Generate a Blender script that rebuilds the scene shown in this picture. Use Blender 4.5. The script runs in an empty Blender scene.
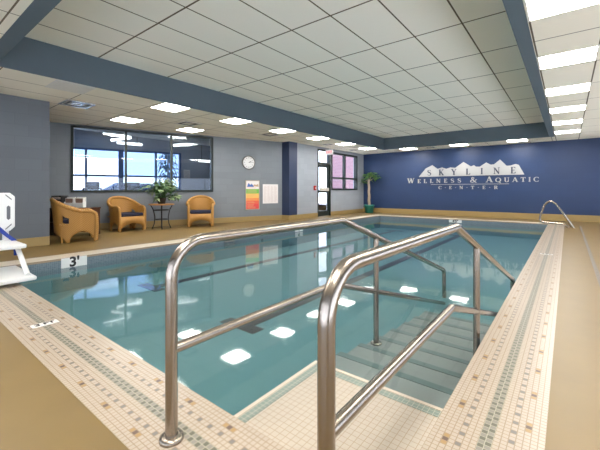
import bpy, math, random
from mathutils import Vector, Matrix
random.seed(7)
scn = bpy.context.scene
COL = scn.collection
PI = math.pi

# ------------------------------------------------------------------ helpers
class MB:
    def __init__(s):
        s.v = []; s.f = []; s.m = []; s.sm = []
    def add(s, vs, fs, mi=0, smooth=False, M=None):
        b = len(s.v)
        for p in vs:
            p = Vector(p)
            s.v.append(tuple(M @ p) if M else tuple(p))
        for f in fs:
            s.f.append([b + i for i in f]); s.m.append(mi); s.sm.append(smooth)
        return s
    def box(s, x0, x1, y0, y1, z0, z1, mi=0, M=None):
        vs = [(x0,y0,z0),(x1,y0,z0),(x1,y1,z0),(x0,y1,z0),(x0,y0,z1),(x1,y0,z1),(x1,y1,z1),(x0,y1,z1)]
        fs = [(0,3,2,1),(4,5,6,7),(0,1,5,4),(1,2,6,5),(2,3,7,6),(3,0,4,7)]
        return s.add(vs, fs, mi, False, M)
    def cbox(s, cx, cy, cz, sx, sy, sz, mi=0, M=None):
        return s.box(cx-sx/2, cx+sx/2, cy-sy/2, cy+sy/2, cz-sz/2, cz+sz/2, mi, M)
    def quad(s, a, b, c, d, mi=0):
        return s.add([a,b,c,d], [(0,1,2,3)], mi)
    def tube(s, pts, r, n=10, caps=True, mi=0, M=None, closed=False):
        pts = [Vector(p) for p in pts]
        if not isinstance(r, (list, tuple)): r = [r]*len(pts)
        N = len(pts); vs = []; up = None
        for i, p in enumerate(pts):
            if closed: t = pts[(i+1)%N] - pts[i-1]
            elif i == 0: t = pts[1]-pts[0]
            elif i == N-1: t = pts[-1]-pts[-2]
            else: t = (pts[i+1]-pts[i]).normalized() + (pts[i]-pts[i-1]).normalized()
            t.normalize()
            if up is None:
                up = Vector((0,0,1)) if abs(t.z) < .9 else Vector((1,0,0))
            up = up - t*up.dot(t)
            if up.length < 1e-5: up = t.orthogonal()
            up.normalize(); w = t.cross(up)
            for k in range(n):
                a = 2*PI*k/n
                vs.append(p + (up*math.cos(a) + w*math.sin(a))*r[i])
        fs = []
        rng = N if closed else N-1
        for i in range(rng):
            for k in range(n):
                j = (i+1) % N
                fs.append((i*n+k, i*n+(k+1)%n, j*n+(k+1)%n, j*n+k))
        s.add(vs, fs, mi, True, M)
        if caps and not closed:
            s.add(vs[:n], [tuple(range(n))[::-1]], mi, False, M)
            s.add(vs[-n:], [tuple(range(n))], mi, False, M)
        return s
    def lathe(s, prof, c=(0,0,0), n=24, mi=0, M=None, smooth=True):
        vs = []
        for r, z in prof:
            for k in range(n):
                a = 2*PI*k/n
                vs.append((c[0]+r*math.cos(a), c[1]+r*math.sin(a), c[2]+z))
        fs = []
        for i in range(len(prof)-1):
            for k in range(n):
                fs.append((i*n+k, i*n+(k+1)%n, (i+1)*n+(k+1)%n, (i+1)*n+k))
        return s.add(vs, fs, mi, smooth, M)
    def prism(s, poly, t, M=None, mi=0):
        n = len(poly)
        vs = [(x, y, 0) for x, y in poly] + [(x, y, t) for x, y in poly]
        fs = [tuple(range(n))[::-1], tuple(range(n, 2*n))]
        fs += [(i, (i+1)%n, n+(i+1)%n, n+i) for i in range(n)]
        return s.add(vs, fs, mi, False, M)
    def build(s, name, mats, parent=None, loc=None, label=None, kind=None, cat=None, group=None, bevel=0):
        me = bpy.data.meshes.new(name)
        me.from_pydata(s.v, [], s.f)
        if not isinstance(mats, (list, tuple)): mats = [mats]
        for m in mats: me.materials.append(m)
        me.polygons.foreach_set('material_index', s.m)
        me.polygons.foreach_set('use_smooth', s.sm)
        me.update()
        o = bpy.data.objects.new(name, me); COL.objects.link(o)
        if parent: o.parent = parent
        if loc: o.location = loc
        if label: o['label'] = label
        if kind: o['kind'] = kind
        if cat: o['category'] = cat
        if group: o['group'] = group
        if bevel:
            b = o.modifiers.new('edge', 'BEVEL'); b.width = bevel; b.segments = 2; b.limit_method = 'ANGLE'; b.angle_limit = .6
        return o

def thing(name, label, cat, loc=(0,0,0), rz=0, group=None, kind=None):
    o = bpy.data.objects.new(name, None); COL.objects.link(o)
    o.location = loc; o.rotation_euler = (0,0,rz); o.empty_display_size = .1
    o['label'] = label; o['category'] = cat
    if group: o['group'] = group
    if kind: o['kind'] = kind
    return o
def dup(root, loc, rz, label):
    def cp(o, par):
        c = o.copy(); COL.objects.link(c)
        if par: c.parent = par
        for ch in list(o.children): cp(ch, c)
        return c
    r = cp(root, None); r.location = loc; r.rotation_euler = (0,0,rz); r['label'] = label
    return r
def fillet(pts, rad, n=7):
    pts = [Vector(p) for p in pts]; out = [pts[0]]
    if not isinstance(rad, (list, tuple)): rad = [rad]*(len(pts)-2)
    for i in range(1, len(pts)-1):
        a = (pts[i-1]-pts[i]); b = (pts[i+1]-pts[i]); la, lb = a.length, b.length
        a.normalize(); b.normalize(); ang = a.angle(b)
        d = min(rad[i-1]/math.tan(ang/2), la*.49, lb*.49); r = d*math.tan(ang/2)
        c = pts[i] + (a+b).normalized()*(r/math.sin(ang/2))
        p0 = pts[i]+a*d; p1 = pts[i]+b*d
        u = p0-c; w = p1-c; tot = u.angle(w); ax = u.cross(w).normalized()
        for k in range(n+1):
            out.append(c + Matrix.Rotation(tot*k/n, 3, ax) @ u)
    out.append(pts[-1]); return out
def text_mesh(s, size, depth=0.0, bold=0.0):
    cu = bpy.data.curves.new('t', 'FONT'); cu.body = s; cu.size = size; cu.extrude = depth; cu.offset = bold
    cu.align_x = 'CENTER'; cu.align_y = 'CENTER'
    o = bpy.data.objects.new('t', cu); COL.objects.link(o)
    bpy.context.view_layer.update()
    me = bpy.data.meshes.new_from_object(o.evaluated_get(bpy.context.evaluated_depsgraph_get()))
    vs = [tuple(v.co) for v in me.vertices]; fs = [tuple(p.vertices) for p in me.polygons]
    bpy.data.objects.remove(o); bpy.data.curves.remove(cu); bpy.data.meshes.remove(me)
    return vs, fs

# ------------------------------------------------------------------ materials
def sr(c):  # sRGB 0-255 -> linear
    return tuple(((x/255)/12.92 if x/255 <= .04045 else ((x/255+.055)/1.055)**2.4) for x in c) + (1,)
def newmat(name):
    m = bpy.data.materials.new(name); m.use_nodes = True
    nt = m.node_tree; return m, nt, nt.nodes['Principled BSDF']
def N(nt, t, **kw):
    n = nt.nodes.new(t)
    for k, v in kw.items():
        if k.startswith('i_'):
            key = k[2:]; key = int(key) if key.isdigit() else key.replace('_', ' ')
            n.inputs[key].default_value = v
        else: setattr(n, k, v)
    return n
def mat(name, c, rough=.5, metal=0, var=.06, scale=8, bump=0, spec=.5, coat=0):
    m, nt, p = newmat(name)
    tc = N(nt, 'ShaderNodeTexCoord')
    nz = N(nt, 'ShaderNodeTexNoise', i_Scale=scale, i_Detail=4.0)
    nt.links.new(tc.outputs['Object'], nz.inputs['Vector'])
    mx = N(nt, 'ShaderNodeMix', data_type='RGBA')
    l = sr(c); mx.inputs[6].default_value = tuple(x*(1-var) for x in l[:3])+(1,); mx.inputs[7].default_value = tuple(min(1, x*(1+var)) for x in l[:3])+(1,)
    nt.links.new(nz.outputs['Fac'], mx.inputs[0]); nt.links.new(mx.outputs[2], p.inputs['Base Color'])
    p.inputs['Roughness'].default_value = rough; p.inputs['Metallic'].default_value = metal
    p.inputs['Specular IOR Level'].default_value = spec; p.inputs['Coat Weight'].default_value = coat
    if bump:
        b = N(nt, 'ShaderNodeBump', i_Strength=bump, i_Distance=.01)
        nt.links.new(nz.outputs['Fac'], b.inputs['Height']); nt.links.new(b.outputs[0], p.inputs['Normal'])
    return m
def emat(name, c, st):
    m, nt, p = newmat(name)
    p.inputs['Base Color'].default_value = sr(c); p.inputs['Emission Color'].default_value = sr(c)
    p.inputs['Emission Strength'].default_value = st
    return m
def block_mat(name, c, axis, rough=.55, w=.4, h=.2, mort=.93):
    """painted concrete block; axis: world axis that runs along the wall"""
    m, nt, p = newmat(name)
    tc = N(nt, 'ShaderNodeTexCoord'); sp = N(nt, 'ShaderNodeSeparateXYZ'); cb = N(nt, 'ShaderNodeCombineXYZ')
    nt.links.new(tc.outputs['Object'], sp.inputs[0])
    nt.links.new(sp.outputs[axis], cb.inputs[0]); nt.links.new(sp.outputs[2], cb.inputs[1])
    br = N(nt, 'ShaderNodeTexBrick', i_Scale=1.0)
    br.inputs['Brick Width'].default_value = w; br.inputs['Row Height'].default_value = h
    br.inputs['Mortar Size'].default_value = .006; br.inputs['Mortar Smooth'].default_value = .4
    l = sr(c)
    br.inputs['Color1'].default_value = tuple(x*.96 for x in l[:3])+(1,); br.inputs['Color2'].default_value = tuple(x*1.05 for x in l[:3])+(1,)
    br.inputs['Mortar'].default_value = tuple(x*mort for x in l[:3])+(1,)
    nt.links.new(cb.outputs[0], br.inputs['Vector']); nt.links.new(br.outputs['Color'], p.inputs['Base Color'])
    nz = N(nt, 'ShaderNodeTexNoise', i_Scale=60.0); nt.links.new(tc.outputs['Object'], nz.inputs['Vector'])
    b1 = N(nt, 'ShaderNodeBump', i_Strength=.15, i_Distance=.004); nt.links.new(nz.outputs['Fac'], b1.inputs['Height'])
    b2 = N(nt, 'ShaderNodeBump', i_Strength=.2, i_Distance=.006); b2.invert = True
    nt.links.new(br.outputs['Fac'], b2.inputs['Height']); nt.links.new(b1.outputs[0], b2.inputs['Normal']); nt.links.new(b2.outputs[0], p.inputs['Normal'])
    p.inputs['Roughness'].default_value = rough
    return m
def grid_mask(nt, ox, oy, px, py, wx, wy, coord='Object'):
    tc = N(nt, 'ShaderNodeTexCoord'); sp = N(nt, 'ShaderNodeSeparateXYZ'); nt.links.new(tc.outputs[coord], sp.inputs[0])
    outs = []
    for ax, o, p, w in ((0, ox, px, wx), (1, oy, py, wy)):
        a = N(nt, 'ShaderNodeMath', operation='SUBTRACT'); nt.links.new(sp.outputs[ax], a.inputs[0]); a.inputs[1].default_value = o - p/2
        pp = N(nt, 'ShaderNodeMath', operation='PINGPONG'); nt.links.new(a.outputs[0], pp.inputs[0]); pp.inputs[1].default_value = p/2
        # pingpong is p/2 at the line
        g = N(nt, 'ShaderNodeMath', operation='GREATER_THAN'); nt.links.new(pp.outputs[0], g.inputs[0]); g.inputs[1].default_value = p/2 - w/2
        outs.append(g)
    mx = N(nt, 'ShaderNodeMath', operation='MAXIMUM'); nt.links.new(outs[0].outputs[0], mx.inputs[0]); nt.links.new(outs[1].outputs[0], mx.inputs[1])
    return tc, mx
def ceil_mat(name, c, line, ox, oy, px, py, wx, wy):
    m, nt, p = newmat(name)
    tc, g = grid_mask(nt, ox, oy, px, py, wx, wy)
    nz = N(nt, 'ShaderNodeTexNoise', i_Scale=180.0, i_Detail=3.0); nt.links.new(tc.outputs['Object'], nz.inputs['Vector'])
    l = sr(c); a = N(nt, 'ShaderNodeMix', data_type='RGBA'); a.inputs[6].default_value = tuple(x*.94 for x in l[:3])+(1,); a.inputs[7].default_value = tuple(min(1, x*1.04) for x in l[:3])+(1,)
    nt.links.new(nz.outputs['Fac'], a.inputs[0])
    b = N(nt, 'ShaderNodeMix', data_type='RGBA'); nt.links.new(g.outputs[0], b.inputs[0]); nt.links.new(a.outputs[2], b.inputs[6]); b.inputs[7].default_value = sr(line)
    nt.links.new(b.outputs[2], p.inputs['Base Color']); p.inputs['Roughness'].default_value = .85
    bp = N(nt, 'ShaderNodeBump', i_Strength=.25, i_Distance=.004); nt.links.new(nz.outputs['Fac'], bp.inputs['Height']); nt.links.new(bp.outputs[0], p.inputs['Normal'])
    return m
T = .0244
PX0, PX1, PY0, PY1 = -6.0, -.46, 1.035, 12.9          # pool edge
def tile_mat(name, c, ox, oy, t, grout, rough=.3, gw=.14, var=.08):
    m, nt, p = newmat(name)
    tc, g = grid_mask(nt, ox, oy, t, t, t*gw, t*gw)
    nz = N(nt, 'ShaderNodeTexNoise', i_Scale=22.0, i_Detail=3.0); nt.links.new(tc.outputs['Object'], nz.inputs['Vector'])
    l = sr(c); a = N(nt, 'ShaderNodeMix', data_type='RGBA'); a.inputs[6].default_value = tuple(x*(1-var) for x in l[:3])+(1,); a.inputs[7].default_value = tuple(min(1, x*(1+var)) for x in l[:3])+(1,)
    nt.links.new(nz.outputs['Fac'], a.inputs[0])
    b = N(nt, 'ShaderNodeMix', data_type='RGBA'); nt.links.new(g.outputs[0], b.inputs[0]); nt.links.new(a.outputs[2], b.inputs[6]); b.inputs[7].default_value = sr(grout)
    nt.links.new(b.outputs[2], p.inputs['Base Color']); p.inputs['Roughness'].default_value = rough
    return m
def glass_mat(name, tint=(255,255,255), rough=0.0, ior=1.45, bump=None, boost=1.0):
    m, nt, p = newmat(name); nt.nodes.remove(p)
    out = nt.nodes['Material Output']
    fr = N(nt, 'ShaderNodeFresnel', i_IOR=ior); tr = N(nt, 'ShaderNodeBsdfTransparent'); tr.inputs[0].default_value = sr(tint)
    gl = N(nt, 'ShaderNodeBsdfGlossy', i_Roughness=rough); gl.inputs[0].default_value = (1,1,1,1)
    mx = N(nt, 'ShaderNodeMixShader')
    ge = N(nt, 'ShaderNodeNewGeometry'); mi_ = N(nt, 'ShaderNodeMix', data_type='FLOAT')     # same index seen from either side of a thin pane
    mi_.inputs[2].default_value = ior; mi_.inputs[3].default_value = 1/ior
    nt.links.new(ge.outputs['Backfacing'], mi_.inputs[0]); nt.links.new(mi_.outputs[0], fr.inputs['IOR'])
    if boost != 1.0:
        mu = N(nt, 'ShaderNodeMath', operation='MULTIPLY', use_clamp=True); mu.inputs[1].default_value = boost
        nt.links.new(fr.outputs[0], mu.inputs[0]); nt.links.new(mu.outputs[0], mx.inputs[0])
    else: nt.links.new(fr.outputs[0], mx.inputs[0])
    nt.links.new(tr.outputs[0], mx.inputs[1]); nt.links.new(gl.outputs[0], mx.inputs[2]); nt.links.new(mx.outputs[0], out.inputs[0])
    if bump:
        tc = N(nt, 'ShaderNodeTexCoord')
        nz = N(nt, 'ShaderNodeTexNoise', i_Scale=bump[0], i_Detail=1.5); nt.links.new(tc.outputs['Object'], nz.inputs['Vector'])
        b = N(nt, 'ShaderNodeBump', i_Strength=bump[1], i_Distance=bump[2]); nt.links.new(nz.outputs['Fac'], b.inputs['Height'])
        nt.links.new(b.outputs[0], fr.inputs['Normal']); nt.links.new(b.outputs[0], gl.inputs['Normal'])
    return m

M_deck = mat('deck_epoxy', (128,105,61), .42, var=.12, scale=3.5, bump=.05)
M_cove = mat('cove_base', (158,134,84), .45, var=.06, scale=5)
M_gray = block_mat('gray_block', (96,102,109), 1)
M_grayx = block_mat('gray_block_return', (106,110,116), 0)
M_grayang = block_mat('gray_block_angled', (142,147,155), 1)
M_blue = block_mat('blue_block', (34,57,96), 0, .45)
M_bluey = block_mat('blue_block_side', (40,54,84), 1, .45)
M_bluex = M_blue
M_soffit = mat('soffit_paint', (84,97,106), .6, var=.03)
M_ceilL = ceil_mat('low_ceiling_tile_left', (232,224,206), (120,104,80), -6.0, 3.46, .583, .583*2, .016, .016)
M_ceilR = ceil_mat('low_ceiling_tile_right', (232,224,206), (96,84,66), .288, 3.46, .583, .583*2, .018, .016)
M_ceilU = ceil_mat('high_ceiling_tile', (244,236,222), (100,82,58), -1.065, 2.31, .615, 1.21, .020, .024)
M_steel = mat('brushed_stainless', (164,154,142), .27, 1, var=.05, scale=30)
M_water = glass_mat('pool_water', (238,247,249), 0.045, 1.28, (2.2, .10, .02))
M_plaster = mat('pool_plaster', (98,140,143), .6, var=.05, scale=2)
M_band = tile_mat('waterline_tile', (128,142,152), 0, 0, .05, (100,112,122), .25, .12)
M_black = mat('black_tile', (12,18,26), .4)
M_cream = tile_mat('mosaic_cream', (184,170,152), PX0, PY0, T, (154,134,110))
M_grey = tile_mat('mosaic_grey', (126,121,114), PX0, PY0, T, (154,134,110))
M_sage = tile_mat('mosaic_sage', (142,136,124), PX0, PY0, T, (176,170,150), .3, .12)
M_green = tile_mat('mosaic_green', (104,103,86), PX0, PY0, T, (176,170,150), .3, .12)
M_brown = tile_mat('mosaic_brown', (106,86,76), PX0, PY0, T, (154,134,110))
M_orange = tile_mat('mosaic_orange', (172,140,92), PX0, PY0, T, (154,134,110))
M_plat = tile_mat('platform_tile', (192,181,165), -1.32, 1.05, .034, (168,148,122), .35, .09)
M_nosing = mat('white_nosing', (212,200,182), .35)
M_stepgreen = mat('green_nosing_tile', (100,114,110), .4, var=.1, scale=40)
M_stepcon = mat('step_plaster', (140,141,136), .6, var=.05)
M_frame = mat('dark_green_frame', (24,36,32), .5)
M_glass = glass_mat('clear_glass', (222,232,240), 0, 1.45)
M_glassx = glass_mat('outer_glass', (240,244,252), 0, 1.45)
M_white = mat('white_plastic', (232,232,230), .35, var=.02)
M_lens = emat('light_lens', (255,250,243), 28.0)
M_lframe = mat('light_frame', (225,220,208), .5)
M_dark = mat('black_metal', (30,30,32), .45)
M_vent = mat('vent_metal', (214,208,196), .5, 0)
M_chrome = mat('vent_chrome', (200,205,210), .25, .8)
M_navy = mat('navy_fabric', (34,36,58), .9, var=.15, scale=40)
M_strap = mat('blue_strap', (20,52,140), .6)
M_leaf = mat('leaf', (58,92,48), .45, var=.35, scale=6)
M_leaf2 = mat('pale_leaf', (128,148,104), .5, var=.3, scale=6)
M_dleaf = mat('tree_leaf', (92,140,58), .45, var=.3, scale=6)
M_soil = mat('soil', (52,40,30), .9)
M_bark = mat('bark', (178,160,140), .8, var=.2, scale=20)
M_teal = mat('teal_pot', (42,124,112), .35)
M_pot = mat('dark_pot', (44,44,42), .5)
M_wood = mat('honey_wood', (190,132,70), .4, var=.12, scale=12)
M_dwood = mat('dark_wood', (66,40,28), .4, var=.15, scale=12)
M_paper = mat('paper', (232,226,224), .7, var=.02)
M_red = mat('red_plastic', (190,40,40), .4)
M_sign = mat('sign_silver', (178,178,178), .45, var=.02)
M_signdk = mat('sign_dark_letter', (60,66,84), .5)
def wicker():
    m, nt, p = newmat('wicker')
    tc = N(nt, 'ShaderNodeTexCoord'); 
    w1 = N(nt, 'ShaderNodeTexWave', i_Scale=22.0, bands_direction='Z'); w2 = N(nt, 'ShaderNodeTexWave', i_Scale=16.0, bands_direction='DIAGONAL')
    nt.links.new(tc.outputs['Object'], w1.inputs['Vector']); nt.links.new(tc.outputs['Object'], w2.inputs['Vector'])
    mu = N(nt, 'ShaderNodeMath', operation='MULTIPLY'); nt.links.new(w1.outputs['Fac'], mu.inputs[0]); nt.links.new(w2.outputs['Fac'], mu.inputs[1])
    mx = N(nt, 'ShaderNodeMix', data_type='RGBA'); mx.inputs[6].default_value = sr((164,116,52)); mx.inputs[7].default_value = sr((212,164,86))
    nt.links.new(mu.outputs[0], mx.inputs[0]); nt.links.new(mx.outputs[2], p.inputs['Base Color']); p.inputs['Roughness'].default_value = .5
    b = N(nt, 'ShaderNodeBump', i_Strength=.5, i_Distance=.006); nt.links.new(mu.outputs[0], b.inputs['Height']); nt.links.new(b.outputs[0], p.inputs['Normal'])
    return m
M_wicker = wicker()

# ------------------------------------------------------------------ shell
LC, UC = 2.7, 3.18
WXN, WXF = -7.68, -7.53           # near-left wall, far-left wall
YB = 14.4; YBK = -1.6; XR = 2.3
def ang(y): return -9.98 + .351*(y-2.745)
UA = Vector((.3312, .9436, 0)); NA = Vector((.9436, -.3312, 0))      # along the angled wall, and its inward normal
A0 = Vector((ang(2.12), 2.12, 0)); A1 = Vector((ang(8.95), 8.95, 0)); LA = (A1-A0).length
MA = Matrix(((UA.x, -NA.x, 0, A0.x), (UA.y, -NA.y, 0, A0.y), (0, 0, 1, 0), (0,0,0,1)))   # local: x along wall, y outwards, z up

# floor with the pool cut out (outer edge of the mosaic)
nx = round((PX1-PX0)/T); ny = round((PY1-PY0)/T)
PX1 = PX0 + nx*T; PY1 = PY0 + ny*T
FX0, FX1, FY0, FY1 = PX0-16*T, PX1+16*T, PY0-16*T, PY1+16*T
m = MB()
for (a,b,c,d) in ((-10.6, XR, YBK, FY0), (WXF-.2, XR, FY1, YB), (WXF-.2, FX0, 9.2, FY1), (-10.6, FX0, FY0, 9.2), (FX1, XR, FY0, FY1)):
    m.box(a,b,c,d,-.12,0)
m.build('floor', M_deck, kind='structure')
# mosaic coping, one face per tile
mo = MB()
def tilemat(r, a):          # r rings from pool edge, a position along
    if r in (2, 13):
        k = a % 12
        return {5: 5, 6: 4, 7: 5}.get(k, 0)
    if r in (4, 11): return 1 if a % 3 == 0 else 0
    if r in (7, 8): return 3 if (a + (r == 8)) % 2 == 0 else 2
    return 0
for i in range(-16, nx+16):
    for j in range(-16, ny+16):
        di = -1-i if i < 0 else (i-nx if i >= nx else -1)
        dj = -1-j if j < 0 else (j-ny if j >= ny else -1)
        r = max(di, dj)
        if r < 0: continue
        a = (j if di >= dj else i)
        x, y = PX0+i*T, PY0+j*T
        mo.quad((x,y,.001), (x+T,y,.001), (x+T,y+T,.001), (x,y+T,.001), tilemat(r, a) if (j < 0 or i >= nx) and j < ny else 6)
# sides of the coping down to the water line, and underside
e = .0
for (p, q) in (((PX0,PY0),(PX1,PY0)), ((PX1,PY0),(PX1,PY1)), ((PX1,PY1),(PX0,PY1)), ((PX0,PY1),(PX0,PY0))):
    mo.quad((p[0],p[1],.001), (p[0],p[1],-.03), (q[0],q[1],-.03), (q[0],q[1],.001), 0)
for (p, q) in (((FX0,FY0),(FX1,FY0)), ((FX1,FY0),(FX1,FY1)), ((FX1,FY1),(FX0,FY1)), ((FX0,FY1),(FX0,FY0))):
    mo.quad((p[0],p[1],-.06), (p[0],p[1],.001), (q[0],q[1],.001), (q[0],q[1],-.06), 6)
mo.build('trim_1', [M_cream, M_grey, M_sage, M_green, M_brown, M_orange, mat('plain_coping', (212,200,182), .4, var=.05, scale=12)], kind='structure', label='cream mosaic tile coping with grey and green bands around the pool')
# basin
ZB = -.5; ZW = -.15
b = MB()
b.quad((PX0,PY0,ZB),(PX1,PY0,ZB),(PX1,PY1,ZB),(PX0,PY1,ZB))
for (p, q) in (((PX0,PY0),(PX1,PY0)), ((PX1,PY0),(PX1,PY1)), ((PX1,PY1),(PX0,PY1)), ((PX0,PY1),(PX0,PY0))):
    b.quad((p[0],p[1],-.22),(p[0],p[1],ZB),(q[0],q[1],ZB),(q[0],q[1],-.22))
basin = b.build('pool_basin', M_plaster, kind='structure', label='teal plaster pool basin sunk in the deck')
bd = MB()
for (p, q) in (((PX0,PY0),(PX1,PY0)), ((PX1,PY0),(PX1,PY1)), ((PX1,PY1),(PX0,PY1)), ((PX0,PY1),(PX0,PY0))):
    n = Vector((q[1]-p[1], p[0]-q[0], 0)).normalized()*-.004
    bd.add([(p[0]+n.x,p[1]+n.y,-.03),(p[0]+n.x,p[1]+n.y,-.22),(q[0]+n.x,q[1]+n.y,-.22),(q[0]+n.x,q[1]+n.y,-.03)], [(0,1,2,3)])
def band_mat():
    m_, nt, p = newmat('waterline_band')
    tc = N(nt, 'ShaderNodeTexCoord'); sp = N(nt, 'ShaderNodeSeparateXYZ'); nt.links.new(tc.outputs['Object'], sp.inputs[0])
    ad = N(nt, 'ShaderNodeMath', operation='ADD'); nt.links.new(sp.outputs[0], ad.inputs[0]); nt.links.new(sp.outputs[1], ad.inputs[1])
    cb = N(nt, 'ShaderNodeCombineXYZ'); nt.links.new(ad.outputs[0], cb.inputs[0]); nt.links.new(sp.outputs[2], cb.inputs[1])
    br = N(nt, 'ShaderNodeTexBrick', i_Scale=1.0); br.offset = 0
    br.inputs['Brick Width'].default_value = .026; br.inputs['Row Height'].default_value = .026; br.inputs['Mortar Size'].default_value = .002
    br.inputs['Color1'].default_value = sr((92,108,118)); br.inputs['Color2'].default_value = sr((106,122,130)); br.inputs['Mortar'].default_value = sr((122,134,142))
    nt.links.new(cb.outputs[0], br.inputs['Vector']); nt.links.new(br.outputs['Color'], p.inputs['Base Color']); p.inputs['Roughness'].default_value = .3
    return m_
bd.build('waterline_band', band_mat(), basin)
# lane lines on the bottom
def lane(x, y0, y1):
    l = MB(); l.box(x-.08, x+.08, y0, y1, ZB, ZB+.004); l.box(x-.32, x+.23, y0-.17, y0, ZB, ZB+.004); l.box(x-.32, x+.32, y1, y1+.2, ZB, ZB+.004)
    l.build('lane_line', M_black, basin)
lane(-5.12, 2.85, 12.2); lane(-2.86, 2.7, 12.2)
# water
w = MB(); w.quad((PX0,PY0,ZW),(PX1,PY0,ZW),(PX1,PY1,ZW),(PX0,PY1,ZW))
w.build('pool_water', M_water, kind='structure', label='still teal pool water reflecting the ceiling lights')
# entry platform and steps
PLX, PLY = -1.352, 1.89
st = thing('pool_steps', 'cream tiled entry platform and sunken steps between the handrails', 'pool steps', (-.9, 1.5, ZB), kind='structure')
def loc(bld, name, mt, **k):
    o = bld.build(name, mt, None, **k); o.parent = st; o.location = (.9, -1.5, -ZB); return o
pf = MB(); pf.box(PLX+.022, PX1, PY0, PLY-.022, ZB, -.13); loc(pf, 'platform', M_plat)
pn = MB(); pn.box(PLX, PLX+.024, PY0, PLY, ZB, -.128); pn.box(PLX+.024, PX1, PLY-.024, PLY, ZB, -.128); loc(pn, 'nosing', M_nosing)
pg = MB(); pg.box(PLX+.03, PLX+.085, PY0, PLY-.03, -.14, -.1285); pg.box(PLX+.085, PX1, PLY-.085, PLY-.03, -.14, -.1285)
loc(pg, 'edge_band', tile_mat('edge_band_tile', (132,146,136), 0, 0, .0275, (176,176,160), .3, .12))
zs = [-.19, -.24, -.285, -.325, -.36, -.395, -.425]
y = PLY
for k, z in enumerate(zs):
    s_ = MB(); s_.box(PLX, PX1, y, y+.325, ZB, z); o = loc(s_, 'step', M_stepcon)
    g_ = MB(); g_.box(PLX, PX1, y+.265, y+.325, z-.01, z+.002); gg = g_.build('nosing', M_stepgreen, o)
    y += .325

# walls
def wall(name, boxes, mt, M=None):
    m = MB()
    for bx in boxes: m.box(*bx, M=None)
    return m.build(name, mt, kind='structure')
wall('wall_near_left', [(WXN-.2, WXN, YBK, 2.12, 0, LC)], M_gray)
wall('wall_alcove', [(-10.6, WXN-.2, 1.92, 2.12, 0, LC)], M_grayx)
# unseen window bands added in the right and back walls to light the ceiling
RWZ0, RWZ1 = .15, 1.80
RWY = [(-.9, 4.0), (4.35, 9.0), (9.35, 13.9)]; BWX = [(-7.4, -3.2), (-2.8, 1.6)]
def pier(lo, hi, spans):
    out = []; p = lo
    for a_, b_ in spans: out.append((p, a_)); p = b_
    return out+[(p, hi)]
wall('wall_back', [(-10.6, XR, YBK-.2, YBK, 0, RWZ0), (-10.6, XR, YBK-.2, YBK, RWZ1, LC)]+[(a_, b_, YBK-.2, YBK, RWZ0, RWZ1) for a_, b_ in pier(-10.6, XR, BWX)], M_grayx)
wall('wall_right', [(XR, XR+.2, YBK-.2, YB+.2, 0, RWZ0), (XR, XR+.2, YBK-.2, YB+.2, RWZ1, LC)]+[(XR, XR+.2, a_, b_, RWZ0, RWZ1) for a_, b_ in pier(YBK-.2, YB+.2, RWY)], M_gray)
def fill_window(n_, M_, a_, b_, lab_):
    w_ = thing(f'window_{n_}', f'added unseen window for fill daylight, wide and dark framed, {lab_}', 'window', kind='structure'); w_.matrix_world = M_
    q = MB()
    for bx in ((a_, a_+.06, RWZ0, RWZ1), (b_-.06, b_, RWZ0, RWZ1), (a_+.06, b_-.06, RWZ0, RWZ0+.06), (a_+.06, b_-.06, RWZ1-.06, RWZ1)): q.box(bx[0], bx[1], .05, .15, bx[2], bx[3])
    for k in (1, 2): 
        u_ = a_+(b_-a_)*k/3; q.box(u_-.03, u_+.03, .06, .14, RWZ0+.06, RWZ1-.06)
    q.build('frame', M_frame, w_)
    q = MB(); q.box(a_+.05, b_-.05, .097, .103, RWZ0+.05, RWZ1-.05); q.build('pane', M_glassx, w_)
for k, (a_, b_) in enumerate(RWY): fill_window(4+k, Matrix(((0,1,0,XR),(1,0,0,0),(0,0,1,0),(0,0,0,1))), a_, b_, ['nearest in the right wall', 'in the middle of the right wall', 'farthest in the right wall'][k])
for k, (a_, b_) in enumerate(BWX): fill_window(7+k, Matrix(((1,0,0,0),(0,-1,0,YBK),(0,0,1,0),(0,0,0,1))), a_, b_, ['in the left of the back wall', 'in the right of the back wall'][k])
wall('wall_far', [(WXF-.2, XR+.2, YB, YB+.2, 0, LC)], M_blue)
DY0, DY1, WY0, WY1, WZ0, WZ1 = 10.66, 11.56, 11.62, 13.78, 1.03, 2.58
wall('wall_left', [(WXF-.2, WXF, 9.36, DY0, 0, LC), (WXF-.2, WXF, DY0, DY1, 2.62, LC), (WXF-.2, WXF, DY1, WY0, 0, LC), (WXF-.2, WXF, WY0, WY1, 0, WZ0), (WXF-.2, WXF, WY0, WY1, WZ1, LC), (WXF-.2, WXF, WY1, YB, 0, LC)], block_mat('gray_block_window_lit', (156,162,170), 1))  # far wall grey made lighter to hold the light from its window
wall('wall_pilaster', [(-8.2, -7.49, 8.92, 9.36, 0, LC)], M_bluey)
# angled wall with window opening, in its own frame
def apt(p):  # point on wall -> local u
    return (Vector((p[0], p[1], 0)) - A0).dot(UA)
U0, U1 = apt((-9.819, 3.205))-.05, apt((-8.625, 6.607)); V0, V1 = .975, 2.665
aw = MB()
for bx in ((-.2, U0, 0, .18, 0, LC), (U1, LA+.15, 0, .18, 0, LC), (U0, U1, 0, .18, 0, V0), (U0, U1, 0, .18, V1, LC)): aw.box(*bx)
o = aw.build('wall_angled', block_mat('gray_block_window', (122,128,135), 0), kind='structure'); o.matrix_world = MA
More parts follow.
